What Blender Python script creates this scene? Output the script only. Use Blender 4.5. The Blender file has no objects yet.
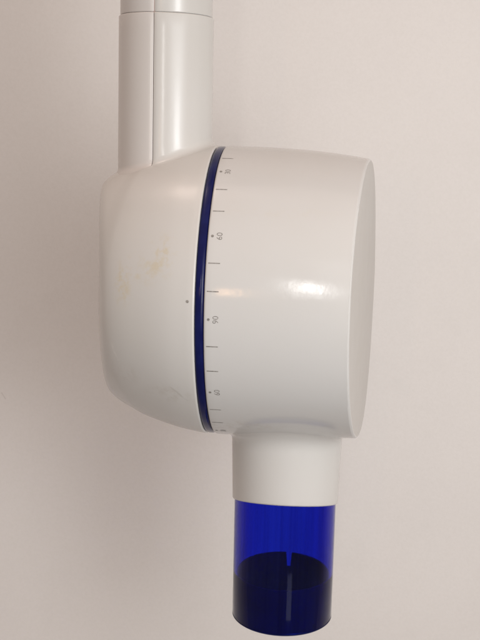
import bpy, bmesh, math, random
from mathutils import Vector, Matrix

# ---------------------------------------------------------------- units
S = 0.0006            # one design unit = 0.6 mm
random.seed(4)
scene = bpy.context.scene
col = scene.collection
rad = math.radians

# ---------------------------------------------------------------- tuning
CAM_D = 1150.0
PITCH = rad(8.0)
YAW = rad(6.3)
ROLL = rad(1.6)
TILT = rad(3.9)
WALL_Y = 430.0

# ---------------------------------------------------------------- helpers
def smooth(me):
    me.polygons.foreach_set('use_smooth', [True] * len(me.polygons))

def build(name, verts, faces, mats, parent=None, sm=True, mat_idx=None, sharp=None):
    me = bpy.data.meshes.new(name)
    me.from_pydata([Vector(v) * S for v in verts], [], faces)
    me.update()
    if not isinstance(mats, (list, tuple)):
        mats = [mats]
    for m in mats:
        me.materials.append(m)
    if mat_idx:
        me.polygons.foreach_set('material_index', mat_idx)
    bm = bmesh.new(); bm.from_mesh(me)
    bmesh.ops.recalc_face_normals(bm, faces=bm.faces)
    bm.to_mesh(me); bm.free()
    if sm:
        smooth(me)
        if sharp:
            me.set_sharp_from_angle(angle=rad(sharp))
    ob = bpy.data.objects.new(name, me)
    col.objects.link(ob)
    if parent is not None:
        ob.parent = parent
    return ob

def grid_faces(nr, nc, wrap=True, off=0):
    f = []
    for i in range(nr - 1):
        for j in range(nc if wrap else nc - 1):
            j2 = (j + 1) % nc
            f.append((off + i*nc + j, off + i*nc + j2, off + (i+1)*nc + j2, off + (i+1)*nc + j))
    return f

def catmull(pts, n):
    """smooth curve through 2-D points"""
    P = [Vector(p) for p in pts]
    P = [2*P[0] - P[1]] + P + [2*P[-1] - P[-2]]
    out = []
    for i in range(1, len(P) - 2):
        p0, p1, p2, p3 = P[i-1:i+3]
        for k in range(n):
            t = k / n
            out.append(0.5*((2*p1) + (p2-p0)*t + (2*p0-5*p1+4*p2-p3)*t*t + (3*p1-p0-3*p2+p3)*t**3))
    out.append(P[-2])
    return out

# ---------------------------------------------------------------- node helpers
def new_mat(name):
    m = bpy.data.materials.new(name); m.use_nodes = True
    nt = m.node_tree
    return m, nt, nt.nodes['Principled BSDF']

def nd(nt, typ, **kw):
    n = nt.nodes.new(typ)
    for k, v in kw.items():
        setattr(n, k, v)
    return n

def math_n(nt, op, a, b=None, c=None, clamp=False):
    n = nt.nodes.new('ShaderNodeMath'); n.operation = op; n.use_clamp = clamp
    for i, v in enumerate((a, b, c)):
        if v is None: continue
        if isinstance(v, (int, float)): n.inputs[i].default_value = v
        else: nt.links.new(v, n.inputs[i])
    return n.outputs[0]

def vmath(nt, op, a, b=None, scale=None):
    n = nt.nodes.new('ShaderNodeVectorMath'); n.operation = op
    for i, v in enumerate((a, b)):
        if v is None: continue
        if isinstance(v, (tuple, list, Vector)): n.inputs[i].default_value = tuple(v)
        else: nt.links.new(v, n.inputs[i])
    if scale is not None:
        if isinstance(scale, (int, float)): n.inputs['Scale'].default_value = scale
        else: nt.links.new(scale, n.inputs['Scale'])
    return n

def smoothstep(nt, v, a, b):
    n = nt.nodes.new('ShaderNodeMapRange'); n.interpolation_type = 'SMOOTHSTEP'
    n.inputs['From Min'].default_value = a; n.inputs['From Max'].default_value = b
    nt.links.new(v, n.inputs['Value'])
    return n.outputs[0]

def mixcol(nt, fac, a, b):
    n = nt.nodes.new('ShaderNodeMix'); n.data_type = 'RGBA'
    if isinstance(fac, (int, float)): n.inputs[0].default_value = fac
    else: nt.links.new(fac, n.inputs[0])
    for i, v in ((6, a), (7, b)):
        if isinstance(v, tuple): n.inputs[i].default_value = v
        else: nt.links.new(v, n.inputs[i])
    return n.outputs[2]

def noise(nt, vec, scale, detail=3, rough=0.5):
    n = nt.nodes.new('ShaderNodeTexNoise')
    n.inputs['Scale'].default_value = scale; n.inputs['Detail'].default_value = detail
    n.inputs['Roughness'].default_value = rough
    if vec is not None: nt.links.new(vec, n.inputs['Vector'])
    return n.outputs['Fac']

def segment_mask(nt, vec, a, b, w0, w1):
    """1 on a thin straight mark from a to b (metres, object space), 0 away from it"""
    a = Vector(a); b = Vector(b); ab = b - a
    pa = vmath(nt, 'SUBTRACT', vec, a).outputs[0]
    t = vmath(nt, 'DOT_PRODUCT', pa, ab).outputs['Value']
    t = math_n(nt, 'DIVIDE', t, ab.length_squared, clamp=True)
    pr = vmath(nt, 'SCALE', tuple(ab), scale=t).outputs[0]
    d = vmath(nt, 'LENGTH', vmath(nt, 'SUBTRACT', pa, pr).outputs[0]).outputs['Value']
    return smoothstep(nt, d, w1, w0)

# ---------------------------------------------------------------- materials
WHITE = (0.58, 0.556, 0.525, 1)

def plastic(name, base=WHITE, rough=0.2, peel=0.05, marks=None, spots=None, scratches=None):
    m, nt, b = new_mat(name)
    tc = nd(nt, 'ShaderNodeTexCoord').outputs['Object']
    # faint cloudy yellowing of old plastic
    n1 = noise(nt, tc, 14, 4, 0.55)
    f = smoothstep(nt, n1, 0.35, 0.75)
    c = mixcol(nt, math_n(nt, 'MULTIPLY', f, 0.35), base, (base[0]*0.955, base[1]*0.94, base[2]*0.90, 1))
    # fine specks of dust
    n2 = noise(nt, tc, 900, 2, 0.6)
    sp = smoothstep(nt, n2, 0.72, 0.80)
    c = mixcol(nt, math_n(nt, 'MULTIPLY', sp, 0.18), c, (0.40, 0.36, 0.31, 1))
    for (p, size, amt, colr) in (spots or []):
        pp = Vector(p) * S
        d = vmath(nt, 'SUBTRACT', tc, pp).outputs[0]
        d = vmath(nt, 'DIVIDE', d, (size[0]*S, size[1]*S, size[2]*S)).outputs[0]
        L = vmath(nt, 'LENGTH', d).outputs['Value']
        e = smoothstep(nt, L, 1.0, 0.15)
        br = smoothstep(nt, noise(nt, tc, 170, 4, 0.65), 0.42, 0.66)
        c = mixcol(nt, math_n(nt, 'MULTIPLY', math_n(nt, 'MULTIPLY', e, br), amt), c, colr)
    rgh = math_n(nt, 'MULTIPLY_ADD', noise(nt, tc, 60, 3, 0.6), 0.10, rough - 0.05)
    for (p, q, w, amt) in (scratches or []):
        wob = nd(nt, 'ShaderNodeTexNoise'); wob.inputs['Scale'].default_value = 80
        nt.links.new(tc, wob.inputs['Vector'])
        ofs = vmath(nt, 'SCALE', vmath(nt, 'SUBTRACT', wob.outputs['Color'], (0.5, 0.5, 0.5)).outputs[0], scale=0.004).outputs[0]
        v = vmath(nt, 'ADD', tc, ofs).outputs[0]
        s = segment_mask(nt, v, Vector(p)*S, Vector(q)*S, w*0.3*S, w*S)
        s = math_n(nt, 'MULTIPLY', s, smoothstep(nt, noise(nt, tc, 130, 3, 0.6), 0.30, 0.62))
        s = math_n(nt, 'MULTIPLY', s, abs(amt))
        c = mixcol(nt, s, c, (0.86, 0.83, 0.78, 1) if amt > 0 else (0.33, 0.29, 0.25, 1))
        rgh = math_n(nt, 'ADD', rgh, math_n(nt, 'MULTIPLY', s, 0.25))
    nt.links.new(c, b.inputs['Base Color'])
    nt.links.new(rgh, b.inputs['Roughness'])
    b.inputs['IOR'].default_value = 1.47
    # orange peel of moulded, lacquered plastic
    bp = nd(nt, 'ShaderNodeBump'); bp.inputs['Strength'].default_value = peel
    bp.inputs['Distance'].default_value = 0.0006
    h = math_n(nt, 'ADD', noise(nt, tc, 260, 2, 0.5), math_n(nt, 'MULTIPLY', noise(nt, tc, 45, 2, 0.5), 2.2))
    nt.links.new(h, bp.inputs['Height'])
    nt.links.new(bp.outputs[0], b.inputs['Normal'])
    return m

TAN = (0.56, 0.47, 0.31, 1)
M_arm = plastic('arm_plastic', rough=0.185)
M_cover = plastic('arm_cover_plastic', base=(0.59, 0.55, 0.52, 1), rough=0.19)
def YP(x, z):                      # a point on the camera side of the housing
    r = 142.5 - 0.0016*x*x if x > -86 else 122 - 0.06*(x + 86)**2
    return (x + 11*max(0.0, min(1.0, (-x - 15)/95.0))**1.5, -math.sqrt(max(100.0, r*r - z*z)), z)
M_yoke = plastic('housing_plastic', rough=0.19,
    spots=[(YP(-38, 44), (20, 40, 26), 0.62, TAN), (YP(-80, 17), (13, 44, 30), 0.80, TAN), (YP(-60, 30), (28, 44, 20), 0.42, TAN),
           (YP(-30, -86), (40, 50, 14), 0.22, (0.40, 0.34, 0.28, 1)), (YP(-80, -70), (22, 50, 16), 0.18, (0.40, 0.34, 0.28, 1))],
    scratches=[(YP(-62, -30), YP(-84, -56), 1.5, 0.55), (YP(-80, -48), YP(-70, -70), 1.2, 0.35),
               (YP(-46, -66), YP(-14, -90), 1.6, -0.30), (YP(-40, -62), YP(-20, -66), 1.2, -0.30), (YP(-96, -40), YP(-72, -90), 2.4, 0.30),
               (YP(-41, -16), YP(-40.6, -16.4), 1.3, -0.95), (YP(-33, 68), YP(-32.6, 68), 1.0, -0.8), (YP(-58, 12), YP(-57, 3), 2.2, 0.45)])
M_drum = plastic('drum_plastic', base=(0.572, 0.552, 0.53, 1), rough=0.115,
    spots=[((30, -70, -112), (70, 60, 12), 0.35, (0.42, 0.36, 0.30, 1)), ((60, -90, 92), (80, 60, 6), 0.10, TAN)],
    scratches=[((2, -140, -28), (4, -140, -29), 1.4, -0.5), ((58, -138, 40), (60, -138, 37), 1.4, -0.5),
               ((92, -118, 92), (92.6, -118, 92), 1.2, -0.5)])

M_cap = plastic('end_cap_plastic', base=(0.53, 0.50, 0.465, 1), rough=0.36, peel=0.01)  # base darker than the drum's, standing in for shade on the end face
M_collar = plastic('collar_plastic', base=(0.615, 0.59, 0.56, 1), rough=0.15)
m, nt, b = new_mat('navy_ring'); M_navy = m
tc = nd(nt, 'ShaderNodeTexCoord').outputs['Object']
c = mixcol(nt, smoothstep(nt, noise(nt, tc, 90, 3), 0.4, 0.7), (0.004, 0.006, 0.055, 1), (0.006, 0.009, 0.07, 1))
nt.links.new(c, b.inputs['Base Color']); b.inputs['Roughness'].default_value = 0.12; b.inputs['IOR'].default_value = 1.27

m, nt, b = new_mat('grey_print'); M_print = m
tc = nd(nt, 'ShaderNodeTexCoord').outputs['Object']
c = mixcol(nt, smoothstep(nt, noise(nt, tc, 700, 3), 0.35, 0.7), (0.16, 0.145, 0.13, 1), (0.30, 0.275, 0.25, 1))
nt.links.new(c, b.inputs['Base Color']); b.inputs['Roughness'].default_value = 0.45

m, nt, b = new_mat('blue_clear_acrylic'); M_blue = m
tc = nd(nt, 'ShaderNodeTexCoord').outputs['Object']
stv = vmath(nt, 'MULTIPLY', tc, (1.0, 1.0, 0.02)).outputs[0]
streak = smoothstep(nt, noise(nt, stv, 150, 3, 0.6), 0.30, 0.60)
c = mixcol(nt, streak, (0.46, 0.50, 0.74, 1), (0.88, 0.95, 1.0, 1))
nt.links.new(c, b.inputs['Base Color'])
smear = smoothstep(nt, noise(nt, tc, 120, 4, 0.65), 0.45, 0.75)
nt.links.new(math_n(nt, 'MULTIPLY_ADD', smear, 0.10, 0.03), b.inputs['Roughness'])
b.inputs['Transmission Weight'].default_value = 1.0
b.inputs['IOR'].default_value = 1.30
va = nd(nt, 'ShaderNodeVolumeAbsorption'); va.inputs['Color'].default_value = (0.0, 0.24, 0.915, 1); va.inputs['Density'].default_value = 1100
nt.links.new(va.outputs[0], nt.nodes['Material Output'].inputs['Volume'])

m, nt, b = new_mat('dark_liner'); M_liner = m
tc = nd(nt, 'ShaderNodeTexCoord').outputs['Object']
c = mixcol(nt, noise(nt, tc, 60, 3), (0.007, 0.010, 0.05, 1), (0.012, 0.018, 0.09, 1))
nt.links.new(c, b.inputs['Base Color']); b.inputs['Roughness'].default_value = 0.35

m, nt, b = new_mat('dark_gap'); M_gap = m
tc = nd(nt, 'ShaderNodeTexCoord').outputs['Object']
c = mixcol(nt, noise(nt, tc, 40, 2), (0.34, 0.26, 0.23, 1), (0.40, 0.31, 0.28, 1))
nt.links.new(c, b.inputs['Base Color']); b.inputs['Roughness'].default_value = 0.7

m, nt, b = new_mat('painted_wall'); M_wall = m
tc = nd(nt, 'ShaderNodeTexCoord').outputs['Object']
c = mixcol(nt, smoothstep(nt, noise(nt, tc, 5, 4, 0.6), 0.3, 0.7), (0.75, 0.712, 0.68, 1), (0.775, 0.735, 0.702, 1))
c = mixcol(nt, math_n(nt, 'MULTIPLY', smoothstep(nt, noise(nt, tc, 22, 4, 0.6), 0.52, 0.78), 0.16), c, (0.66, 0.625, 0.59, 1))
for (p, q, wd, am) in (((-0.187, 0.2, -0.116), (-0.184, 0.2, -0.121), 1.5, 0.25),):
    pp = Vector(p); qq = Vector(q); pp.y = qq.y = WALL_Y*S
    c = mixcol(nt, math_n(nt, 'MULTIPLY', segment_mask(nt, tc, pp, qq, wd*0.2*S, wd*S), am), c, (0.40, 0.36, 0.33, 1))
n3 = noise(nt, tc, 420, 3, 0.6)
c = mixcol(nt, math_n(nt, 'MULTIPLY', smoothstep(nt, n3, 0.3, 0.75), 0.10), c, (0.58, 0.54, 0.49, 1))
nt.links.new(c, b.inputs['Base Color']); b.inputs['Roughness'].default_value = 0.75
bp = nd(nt, 'ShaderNodeBump'); bp.inputs['Strength'].default_value = 0.10; bp.inputs['Distance'].default_value = 0.001
nt.links.new(math_n(nt, 'ADD', noise(nt, tc, 300, 4, 0.6), noise(nt, tc, 70, 3, 0.5)), bp.inputs['Height'])
nt.links.new(bp.outputs[0], b.inputs['Normal'])

# ---------------------------------------------------------------- the thing
root = bpy.data.objects.new('dental_xray_head', None); col.objects.link(root)
root.empty_display_size = 0.05
root['label'] = 'white dental x-ray head on its round arm with clear blue collimator tube below'
root['category'] = 'x-ray head'
root.rotation_mode = 'XYZ'
root.matrix_world = (Matrix.Rotation(-YAW, 4, 'Z') @ Matrix.Rotation(ROLL, 4, 'Y'))

NA = 192
# --- yoke housing: body turned about the x axis -----------------------
prof_pts = [(-119, 0), (-118.6, 30), (-117.3, 62), (-114.5, 86), (-110.5, 103), (-102, 113), (-86, 122),
            (-62, 130.5), (-34, 138), (-14, 141.7), (-5.8, 142.7)]
prof = [(p.x, p.y) for p in catmull(prof_pts, 14)]
prof += [(-5.0, 142.5), (-4.5, 142.0), (-4.25, 141.2), (-4.25, 132)]
def yoke_r(x):
    for (x0, r0), (x1, r1) in zip(prof, prof[1:]):
        if x0 <= x <= x1 and x1 > x0:
            return r0 + (r1 - r0)*(x - x0)/(x1 - x0)
    return prof[0][1] if x < prof[0][0] else 142.5

def revolve_x(profile, n=NA):
    v = []
    for (x, r) in profile:
        for k in range(n):
            a = 2*math.pi*k/n
            v.append((x, -r*math.cos(a), r*math.sin(a)))
    return v, grid_faces(len(profile), n)

pv = [(x, max(r, 0.4)) for x, r in prof]
v, f = revolve_x(pv)
f.append(tuple(range(NA)))
SL = 0.135
def sl_g(x):
    t = max(0.0, min(1.0, (-x - 15)/95.0)); return t*t*(3 - 2*t)
def step_in(x, y, z):
    c = -y/max(1.0, math.hypot(y, z))
    t = max(0.0, min(1.0, (x - (-64 - 49*c) + 9)/18.0))
    return 1 - 1.5*(1 - t*t*(3 - 2*t))/max(20.0, math.hypot(y, z))
v = [(x, y*k_, z*k_) for (x, y, z) in v for k_ in (step_in(x, y, z),)]
v = [(x, y*w_, z*w_) for (x, y, z) in v for w_ in (1 + 0.03*sl_g(x)*max(0.0, z/max(1.0, math.hypot(y, z)))**2,)]
def shoulder(x, y, z):
    r = math.hypot(y, z)
    return -7.5*math.exp(-((r - 101)/13.0)**2)*max(0.0, z/max(1.0, r))**1.5 if x < -60 else 0.0
v = [(x + shoulder(x, y, z), y, z) for x, y, z in v]
v = [(x - SL*sl_g(x)*y if y < 0 else x - 0.35*SL*sl_g(x)*y, y, z) for x, y, z in v]
def yoke_r_at(x, y):
    xo = x
    for _ in range(6):
        xo = x + (SL if y < 0 else 0.35*SL)*sl_g(xo)*y
    r = yoke_r(xo)
    return r*(1 + 0.03*sl_g(xo)*max(0.0, 1 - (y/r)**2))
yoke = build('yoke_housing', v, f, M_yoke, root, sharp=50)

# index dot printed on the housing, level with the axis
def decal_on(rfun, x, ang, pts, off=0.12):
    """pts: list of (dx along axis, dy around) -> 3-D points lying on a turned surface"""
    out = []
    for dx, dy in pts:
        r = rfun(x + dx) + off
        a = ang + dy / rfun(x)
        out.append((x + dx, -r*math.cos(a), r*math.sin(a)))
    return out
def disc_pts(r, n=20): return [(r*math.cos(2*math.pi*k/n), r*math.sin(2*math.pi*k/n)) for k in range(n)]
build('index_dot', decal_on(yoke_r, -10.5, rad(2.2), disc_pts(1.35)), [tuple(range(20))], M_print, yoke)

# --- navy trim ring ---------------------------------------------------
rp = [(x*0.89, r) for x, r in [(-4.6, 131), (-4.6, 140.0), (-4.2, 141.0), (-3.4, 141.8), (-1.5, 142.2), (1.5, 142.2), (3.4, 141.8), (4.2, 141.0), (4.6, 140.0), (4.6, 131)]]
v, f = revolve_x(rp)
build('trim_ring', v, f, M_navy, root, sharp=60)

# --- drum ------------------------------------------------------------
EA, EB = 0.08, 0.02
U_END = 146.3
def end_x(r, a):
    c = r*math.cos(a)
    return U_END - EA*c - EB*c*c/140.0
def drum_r(x, y=0.0):
    t = max(0.0, min(1.0, (x - 5)/150.0))
    return 142.9 - 3.2*t*t
drum_prof = [(4.3, 132), (4.3, 141.4), (4.6, 142.1), (5.4, 142.6), (6.6, 142.85)]
NB = 7
v = []
rows = 0
for (x, r) in drum_prof:
    for k in range(NA):
        a = 2*math.pi*k/NA
        v.append((x, -r*math.cos(a), r*math.sin(a)))
    rows += 1
NL = 26
bev = 1.6
for i in range(1, NL + 1):
    t = i/NL if i < NL - 1 else (0.992 if i == NL - 1 else 1.0)
    for k in range(NA):
        a = 2*math.pi*k/NA
        r0 = drum_r(120)
        ue = end_x(drum_r(150), a) - bev
        x = 6.6 + (ue - 6.6)*t
        r = drum_r(x)
        v.append((x, -r*math.cos(a), r*math.sin(a)))
    rows += 1
for i in range(1, NB + 1):                                  # rounded edge
    t = i/NB*math.pi/2
    for k in range(NA):
        a = 2*math.pi*k/NA
        R0 = drum_r(150)
        r = R0 - bev*(1 - math.cos(t))
        base = end_x(R0, a) - bev
        x = base + bev*math.sin(t) + (end_x(r, a) - end_x(R0, a))
        v.append((x, -r*math.cos(a), r*math.sin(a)))
    rows += 1
def droop(p):                     # the top line of the moulding falls off towards its end
    x, y, z = p
    t = max(0.0, min(1.1, (x - 15)/130.0))
    return (x - 2.2*t*t*max(0.0, z/140.0), y, z - 6.0*t**2.6*max(0.0, z/140.0))
v = [droop(p) for p in v]
drum = build('drum_housing', v, grid_faces(rows, NA), M_drum, root, sharp=60)
drum.rotation_euler = (TILT, 0, 0)
# end cap: slanted, very slightly dished face
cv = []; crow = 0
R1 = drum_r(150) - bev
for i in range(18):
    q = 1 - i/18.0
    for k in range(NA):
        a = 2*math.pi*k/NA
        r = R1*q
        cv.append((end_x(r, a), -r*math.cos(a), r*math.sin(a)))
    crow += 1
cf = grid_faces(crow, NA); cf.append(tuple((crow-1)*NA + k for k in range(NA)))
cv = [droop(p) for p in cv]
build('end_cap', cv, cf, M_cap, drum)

# --- printed angle scale on the drum ---------------------------------
sv, sf = [], []
def add_poly(pts, ang, x):
    o = len(sv)
    sv.extend(decal_on(drum_r, x, ang, pts)); sf.append(tuple(range(o, o + len(pts))))
def add_text(txt, size, x, ang):
    cu = bpy.data.curves.new('txt', 'FONT'); cu.body = txt; cu.size = size
    cu.align_x = 'CENTER'; cu.align_y = 'CENTER'; cu.resolution_u = 4; cu.offset = -0.012*size*0.6
    ob = bpy.data.objects.new('txt', cu); col.objects.link(ob)
    dg = bpy.context.evaluated_depsgraph_get()
    me = bpy.data.meshes.new_from_object(ob.evaluated_get(dg))
    o = len(sv)
    # written upwards: text x runs up the drum, text y points back to the ring
    pts = [(-p.co.y, p.co.x) for p in me.vertices]
    sv.extend(decal_on(drum_r, x, ang, pts))
    for p in me.polygons: sf.append(tuple(o + i for i in p.vertices))
    bpy.data.objects.remove(ob); bpy.data.curves.remove(cu); bpy.data.meshes.remove(me)
for deg, lab in ((60, '30'), (30, '60'), (0, '90'), (-30, '60'), (-60, '30')):
    a = rad(deg)
    add_poly(disc_pts(1.25), a, 8.6)
    add_text(lab, 7.4, 15.2, a)
for deg in (70, 50, 40, 20, 10, -10, -20, -40, -50, -70):
    add_poly([(-5.2, -0.46), (5.2, -0.46), (5.2, 0.46), (-5.2, 0.46)], rad(deg), 11.9)
build('angle_scale', sv, sf, M_print, drum, sm=False)

# --- columns that flare into a turned body ---------------------------
def flare_column(cx, r, z_far, surf_r, sign, fil, az0, az1, n, gap_bevel=0.0, lean=0.0, rim=0.0, z_far_fun=None, taper=0.0, back=0.0, sink=2.6):
    """rows of a column about a vertical axis; sign=+1 goes up from the body, -1 down.
    azimuth 0 faces the camera, +90 deg is right"""
    rowsv = []
    wrap = (az1 - az0) > 2*math.pi - 1e-6
    cnt = n if wrap else n + 1
    cols = []
    for k in range(cnt):
        t = k/n
        az = az0 + (az1 - az0)*t
        sx, sy = math.sin(az), -math.cos(az)
        dr = 0.0
        if gap_bevel and not wrap:
            e = min(k, n - k)
            dr = (-1.2, -0.45, -0.1)[e] * gap_bevel if e < 3 else 0.0
        def H(rr):
            x, y = cx + rr*sx, rr*sy
            R = surf_r(x, y)
            return sign*math.sqrt(max(R*R - y*y, 1.0))
        fl = fil(az) if callable(fil) else fil
        rr = r + dr
        h0 = H(rr)
        zf = z_far_fun(az) if z_far_fun else z_far
        rb = rr                                   # radius at the free end; it swells slightly towards the body
        rr = rr + taper*abs(h0 - zf)
        P0 = (rr, h0 + sign*fl); P1 = (rr, h0 + sign*0.2); P2 = (rr + fl, H(rr + fl) - sign*0.05)
        pts = []
        if rim:
            for q in (0, 25, 50, 70, 90):
                pts.append((rb - rim*(1 - math.sin(rad(q))), zf + sign*(0) - sign*rim*(1 - math.cos(rad(q)))))
        else:
            pts.append((rb, zf))
        last = pts[-1]
        for i in range(1, 13):
            tt = i/12
            pts.append((rb + (rr - rb)*tt, last[1] + (P0[1] - last[1])*tt))
        for i in range(1, 11):
            tt = i/10
            q = [(1-tt)**2*P0[j] + 2*tt*(1-tt)*P1[j] + tt*tt*P2[j] for j in (0, 1)]
            pts.append(tuple(q))
        e = pts[-1]
        pts.append((e[0] + 1.5, H(e[0] + 1.5) - sign*sink))
        cols.append([(cx + lean*(pz - sign*130) + pr*sx, pr*sy + back*max(0.0, pz - 125), pz) for pr, pz in pts])
    nr = len(cols[0])
    v = [cols[j][i] for i in range(nr) for j in range(cnt)]
    return v, grid_faces(nr, cnt, wrap)

# arm sleeve: two half shells around a dark core, flaring into the housing
ARM_X = -57.4
ARM_R = 46.5
LEAN = -math.tan(ROLL) + 0.012
Z_SLEEVE = 265.0
SEAM = rad(-5.3)
BACK = 0.04
def sleeve_r(x, y): return yoke_r_at(x, y)
def arm_fil(az):
    s = math.sin(az)
    return 6 + 3.5*max(0, s) - 2.0*max(0, -s)
GAPA = rad(0.30)
v, f = flare_column(ARM_X, ARM_R, Z_SLEEVE, sleeve_r, 1, arm_fil, SEAM + GAPA, SEAM + math.pi - GAPA, 90, 1.0, LEAN, 1.2, back=BACK)
sleeve = build('arm_sleeve', v, f, M_arm, root)
v, f = flare_column(ARM_X, ARM_R, Z_SLEEVE, sleeve_r, 1, arm_fil, SEAM - math.pi + GAPA, SEAM - GAPA, 90, 1.0, LEAN, 1.2, back=BACK)
build('cover_panel', v, f, M_cover, sleeve)

def tube_rows(cx, radii_z, az0, az1, n, lean, bevel=0.0):
    wrap = (az1 - az0) > 2*math.pi - 1e-6
    cnt = n if wrap else n + 1
    v = []
    for (r, z) in radii_z:
        for k in range(cnt):
            az = az0 + (az1 - az0)*k/n
            e = min(k, n - k)
            dr = ((-1.2, -0.45, -0.1)[e]*bevel if (not wrap and e < 3) else 0)
            v.append((cx + lean*(z - 130) + (r + dr)*math.sin(az), -(r + dr)*math.cos(az) + BACK*max(0.0, z - 125), z))
    return v, grid_faces(len(radii_z), cnt, wrap)
# inner core, seen only as the dark line of the seams
v, f = tube_rows(ARM_X, [(ARM_R - 2.0, 100), (ARM_R - 2.0, Z_SLEEVE - 3), (44.0, Z_SLEEVE - 2.5), (44.0, 560)], 0, 2*math.pi, 96, LEAN)
core = build('inner_tube', v, f, M_gap, root, sharp=50)
U_R = 45.1
uz = [(44.0, Z_SLEEVE + 0.15), (U_R - 0.9, Z_SLEEVE + 0.15), (U_R - 0.25, Z_SLEEVE + 0.5), (U_R, Z_SLEEVE + 1.4)] + [(U_R, Z_SLEEVE + 2 + 280*i/6) for i in range(1, 7)]
v, f = tube_rows(ARM_X, uz, SEAM + GAPA, SEAM + math.pi - GAPA, 90, LEAN, 1.0)
upper = build('arm_tube', v, f, M_arm, root, sharp=60)
v, f = tube_rows(ARM_X, uz, SEAM - math.pi + GAPA, SEAM - GAPA, 90, LEAN, 1.0)
build('cover_panel', v, f, M_cover, upper, sharp=60)

# --- collimator collar and tube (tilt with the drum) ------------------
COL_X = 72.0
COL_R = 54.4
Z_COL = -218.5
RIM_SLANT = 0.27
def col_far(az):
    y = -math.cos(az)*COL_R           # near side negative
    return Z_COL - RIM_SLANT*y
v, f = flare_column(COL_X, COL_R, Z_COL, drum_r, -1, lambda az: 9.5 + 8.5*abs(math.cos(az))**1.5, 0, 2*math.pi, 128, rim=2.2, z_far_fun=col_far, taper=0.022, sink=0.35)
# inner lip of the collar so that it has wall thickness
nc = 128
lip = []
o = len(v)
for rr, dz in ((52.9, 0.0), (52.5, 2.0), (52.5, 30.0)):
    for k in range(nc):
        az = 2*math.pi*k/nc
        lip.append((COL_X + rr*math.sin(az), -rr*math.cos(az), col_far(az) + RIM_SLANT*(-math.cos(az))*(COL_R - rr)*0.0 + dz))
v += lip
f += grid_faces(3, nc, True, o)
f += [(k, (k+1) % nc, o + (k+1) % nc, o + k) for k in range(nc)]
collar = build('collimator_collar', v, f, M_collar, drum)

Z_TUBE = -342.5
T_R, T_I = 52.2, 48.6
TZ0 = -190.0
ring = [(T_I, TZ0), (T_R, TZ0), (T_R, -235), (T_R, -300), (T_R, Z_TUBE + 1.2), (T_R - 0.2, Z_TUBE + 0.4), (T_R - 0.7, Z_TUBE), (T_I + 0.3, Z_TUBE), (T_I, Z_TUBE + 0.3), (T_I, -300), (T_I, -235)]
nt_ = 160
v = []
for (r, z) in ring:
    for k in range(nt_):
        az = 2*math.pi*k/nt_
        v.append((COL_X + r*math.sin(az), -r*math.cos(az), z))
f = grid_faces(len(ring), nt_)
o = (len(ring) - 1)*nt_
f += [(o + k, o + (k+1) % nt_, (k+1) % nt_, k) for k in range(nt_)]
tube = build('collimator_tube', v, f, M_blue, drum, sharp=35)

# dark liner sleeve in the open end, with a notch in its far rim
L_O, L_I = 49.4, 47.2
Z_L0, Z_L1 = -295.5, Z_TUBE + 0.5
def liner_top(az):
    d = abs((az - rad(176) + math.pi) % (2*math.pi) - math.pi)*L_O
    return Z_L0 - (16.0 if d < 2.9 else 0.0)
nl = 240
prof_l = [(L_I, Z_TUBE - 1.3), (T_R - 0.6, Z_TUBE - 1.3), (T_R, Z_TUBE - 0.8), (T_R, Z_TUBE - 0.15), (L_O, Z_TUBE - 0.15), (L_O, None), (L_I, None)]
rowsL = []
for (r, zz) in prof_l:
    for k in range(nl):
        az = 2*math.pi*k/nl
        rowsL.append((COL_X + r*math.sin(az), -r*math.cos(az), liner_top(az) if zz is None else zz))
f = grid_faces(len(prof_l), nl)
q = (len(prof_l) - 1)*nl
f += [(q + k, q + (k+1) % nl, (k+1) % nl, k) for k in range(nl)]
build('liner_sleeve', rowsL, f, M_liner, tube, sharp=35)

for o_ in (collar, tube):
    pass

# ---------------------------------------------------------------- wall
v = [(-6000, WALL_Y, -5000), (6000, WALL_Y, -5000), (6000, WALL_Y, 5000), (-6000, WALL_Y, 5000),
     (-6000, WALL_Y + 200, -5000), (6000, WALL_Y + 200, -5000), (6000, WALL_Y + 200, 5000), (-6000, WALL_Y + 200, 5000)]
f = [(0, 1, 2, 3), (4, 7, 6, 5), (0, 4, 5, 1), (1, 5, 6, 2), (2, 6, 7, 3), (3, 7, 4, 0)]
wall = build('wall', v, f, M_wall, None, sm=False)
wall['kind'] = 'structure'
wall['label'] = 'plain off white painted wall behind the x-ray head'
wall['category'] = 'wall'

# ---------------------------------------------------------------- camera
cam_d = bpy.data.cameras.new('camera'); cam = bpy.data.objects.new('camera', cam_d); col.objects.link(cam)
cam_d.sensor_fit = 'VERTICAL'; cam_d.sensor_height = 24.0; cam_d.lens = 24.0*CAM_D/640.0
cam_d.clip_start = 0.01; cam_d.clip_end = 50
fw = Vector((0, math.cos(PITCH), -math.sin(PITCH))); rt = Vector((1, 0, 0)); up = rt.cross(fw)
cam.location = (-fw*CAM_D + rt*20.5 - up*30)*S
cam.rotation_euler = (math.pi/2 - PITCH, 0, 0)
scene.camera = cam

# ---------------------------------------------------------------- light
w = bpy.data.worlds.new('World'); scene.world = w; w.use_nodes = True
wn = w.node_tree; bg = wn.nodes['Background']
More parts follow.
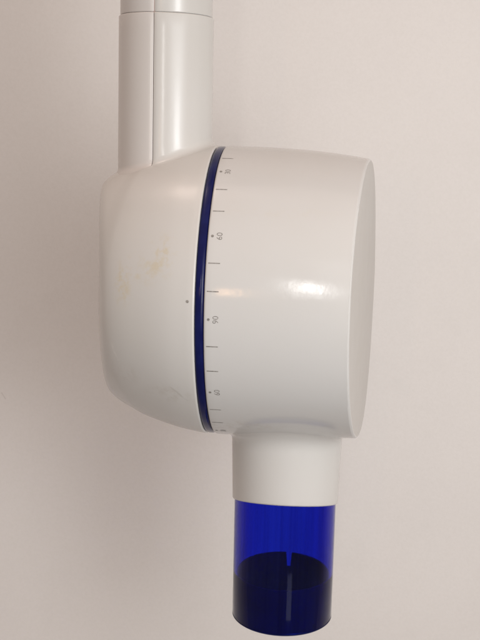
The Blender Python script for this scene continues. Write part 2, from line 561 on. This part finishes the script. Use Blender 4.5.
# the room around: warm pale ceiling above, dimmer floor below
g = wn.nodes.new('ShaderNodeTexCoord'); sx = wn.nodes.new('ShaderNodeSeparateXYZ')
wn.links.new(g.outputs['Generated'], sx.inputs[0])
mr = wn.nodes.new('ShaderNodeMapRange'); mr.inputs['From Min'].default_value = -1; mr.inputs['From Max'].default_value = 1
wn.links.new(sx.outputs['Z'], mr.inputs['Value'])
rp_ = wn.nodes.new('ShaderNodeValToRGB'); wn.links.new(mr.outputs[0], rp_.inputs[0])
cr = rp_.color_ramp; cr.interpolation = 'EASE'
cr.elements[0].position = 0.12; cr.elements[0].color = (0.25, 0.23, 0.22, 1)
cr.elements[1].position = 0.95; cr.elements[1].color = (0.93, 0.755, 0.67, 1)
e = cr.elements.new(0.52); e.color = (0.455, 0.40, 0.37, 1)
wn.links.new(rp_.outputs[0], bg.inputs['Color']); bg.inputs['Strength'].default_value = 0.80

def area(name, loc, target, sx, sy, power, color, spread=180):
    d = bpy.data.lights.new(name, 'AREA'); d.shape = 'RECTANGLE'; d.size = sx; d.size_y = sy
    d.energy = power; d.color = color; d.spread = rad(spread)
    o = bpy.data.objects.new(name, d); col.objects.link(o)
    o.location = loc
    o.rotation_euler = (Vector(target) - Vector(loc)).to_track_quat('-Z', 'Y').to_euler()
    return o
def polar(az, el, dist):
    az, el = rad(az), rad(el)       # az: 0 towards the camera, + to the right
    return (dist*math.sin(az)*math.cos(el), -dist*math.cos(az)*math.cos(el), dist*math.sin(el))
# large soft window to the right of the photographer
for kx, kz in ((1.0, 1.0), (0.72, 0.78), (0.46, 0.54), (0.22, 0.30)):      # nested lamps added to give the window a bright middle, soft edges
    area('side_window', polar(29, 5, 0.78 + 0.004*kx), (0.06, 0.1, 0), 0.80*kx, 0.85*kz, 1.2, (0.955, 0.985, 1.0))
for kx in (1.0, 0.75, 0.5, 0.25):
    area('ceiling_lamp', (-0.34, 0.02, 0.88 + 0.004*kx), (-0.16, 0.16, 0), 0.9*kx, 0.5*kx, 0.27, (1.0, 0.80, 0.70))
# lamp added in place of an unseen low surface, for the pale streak down the blue tube
area('low_streak_lamp', (0.045 + 0.28, -1.25, -0.2 - 0.84), (0.045, 0, -0.2), 0.26, 0.32, 0.26, (0.9, 0.95, 1.0))
# bright window far behind the photographer (the small highlights)
area('far_window', polar(-4.2, 10.5, 2.61), (0.04, 0, 0), 0.13, 0.60, 1.3, (1.0, 0.99, 0.97))
area('far_window', polar(-3.9, 11.0, 2.6), (0.04, 0, 0), 0.06, 0.30, 1.3, (1.0, 0.99, 0.97))
# warm lamp to the left behind the photographer
area('warm_lamp', polar(-11.7, 5.2, 2.2), (0, 0, 0), 0.03, 0.2, 0.55, (1.0, 0.58, 0.30))
area('warm_lamp', polar(-22, 4.5, 2.2), (-0.03, 0, 0.08), 0.12, 0.12, 0.12, (1.0, 0.62, 0.36))

scene.view_settings.view_transform = 'Standard'
scene.view_settings.look = 'None'
scene.view_settings.exposure = 0.08
scene.view_settings.gamma = 1.0
scene.cycles.caustics_reflective = False; scene.cycles.caustics_refractive = True
scene.cycles.max_bounces = 12
scene.cycles.transmission_bounces = 12
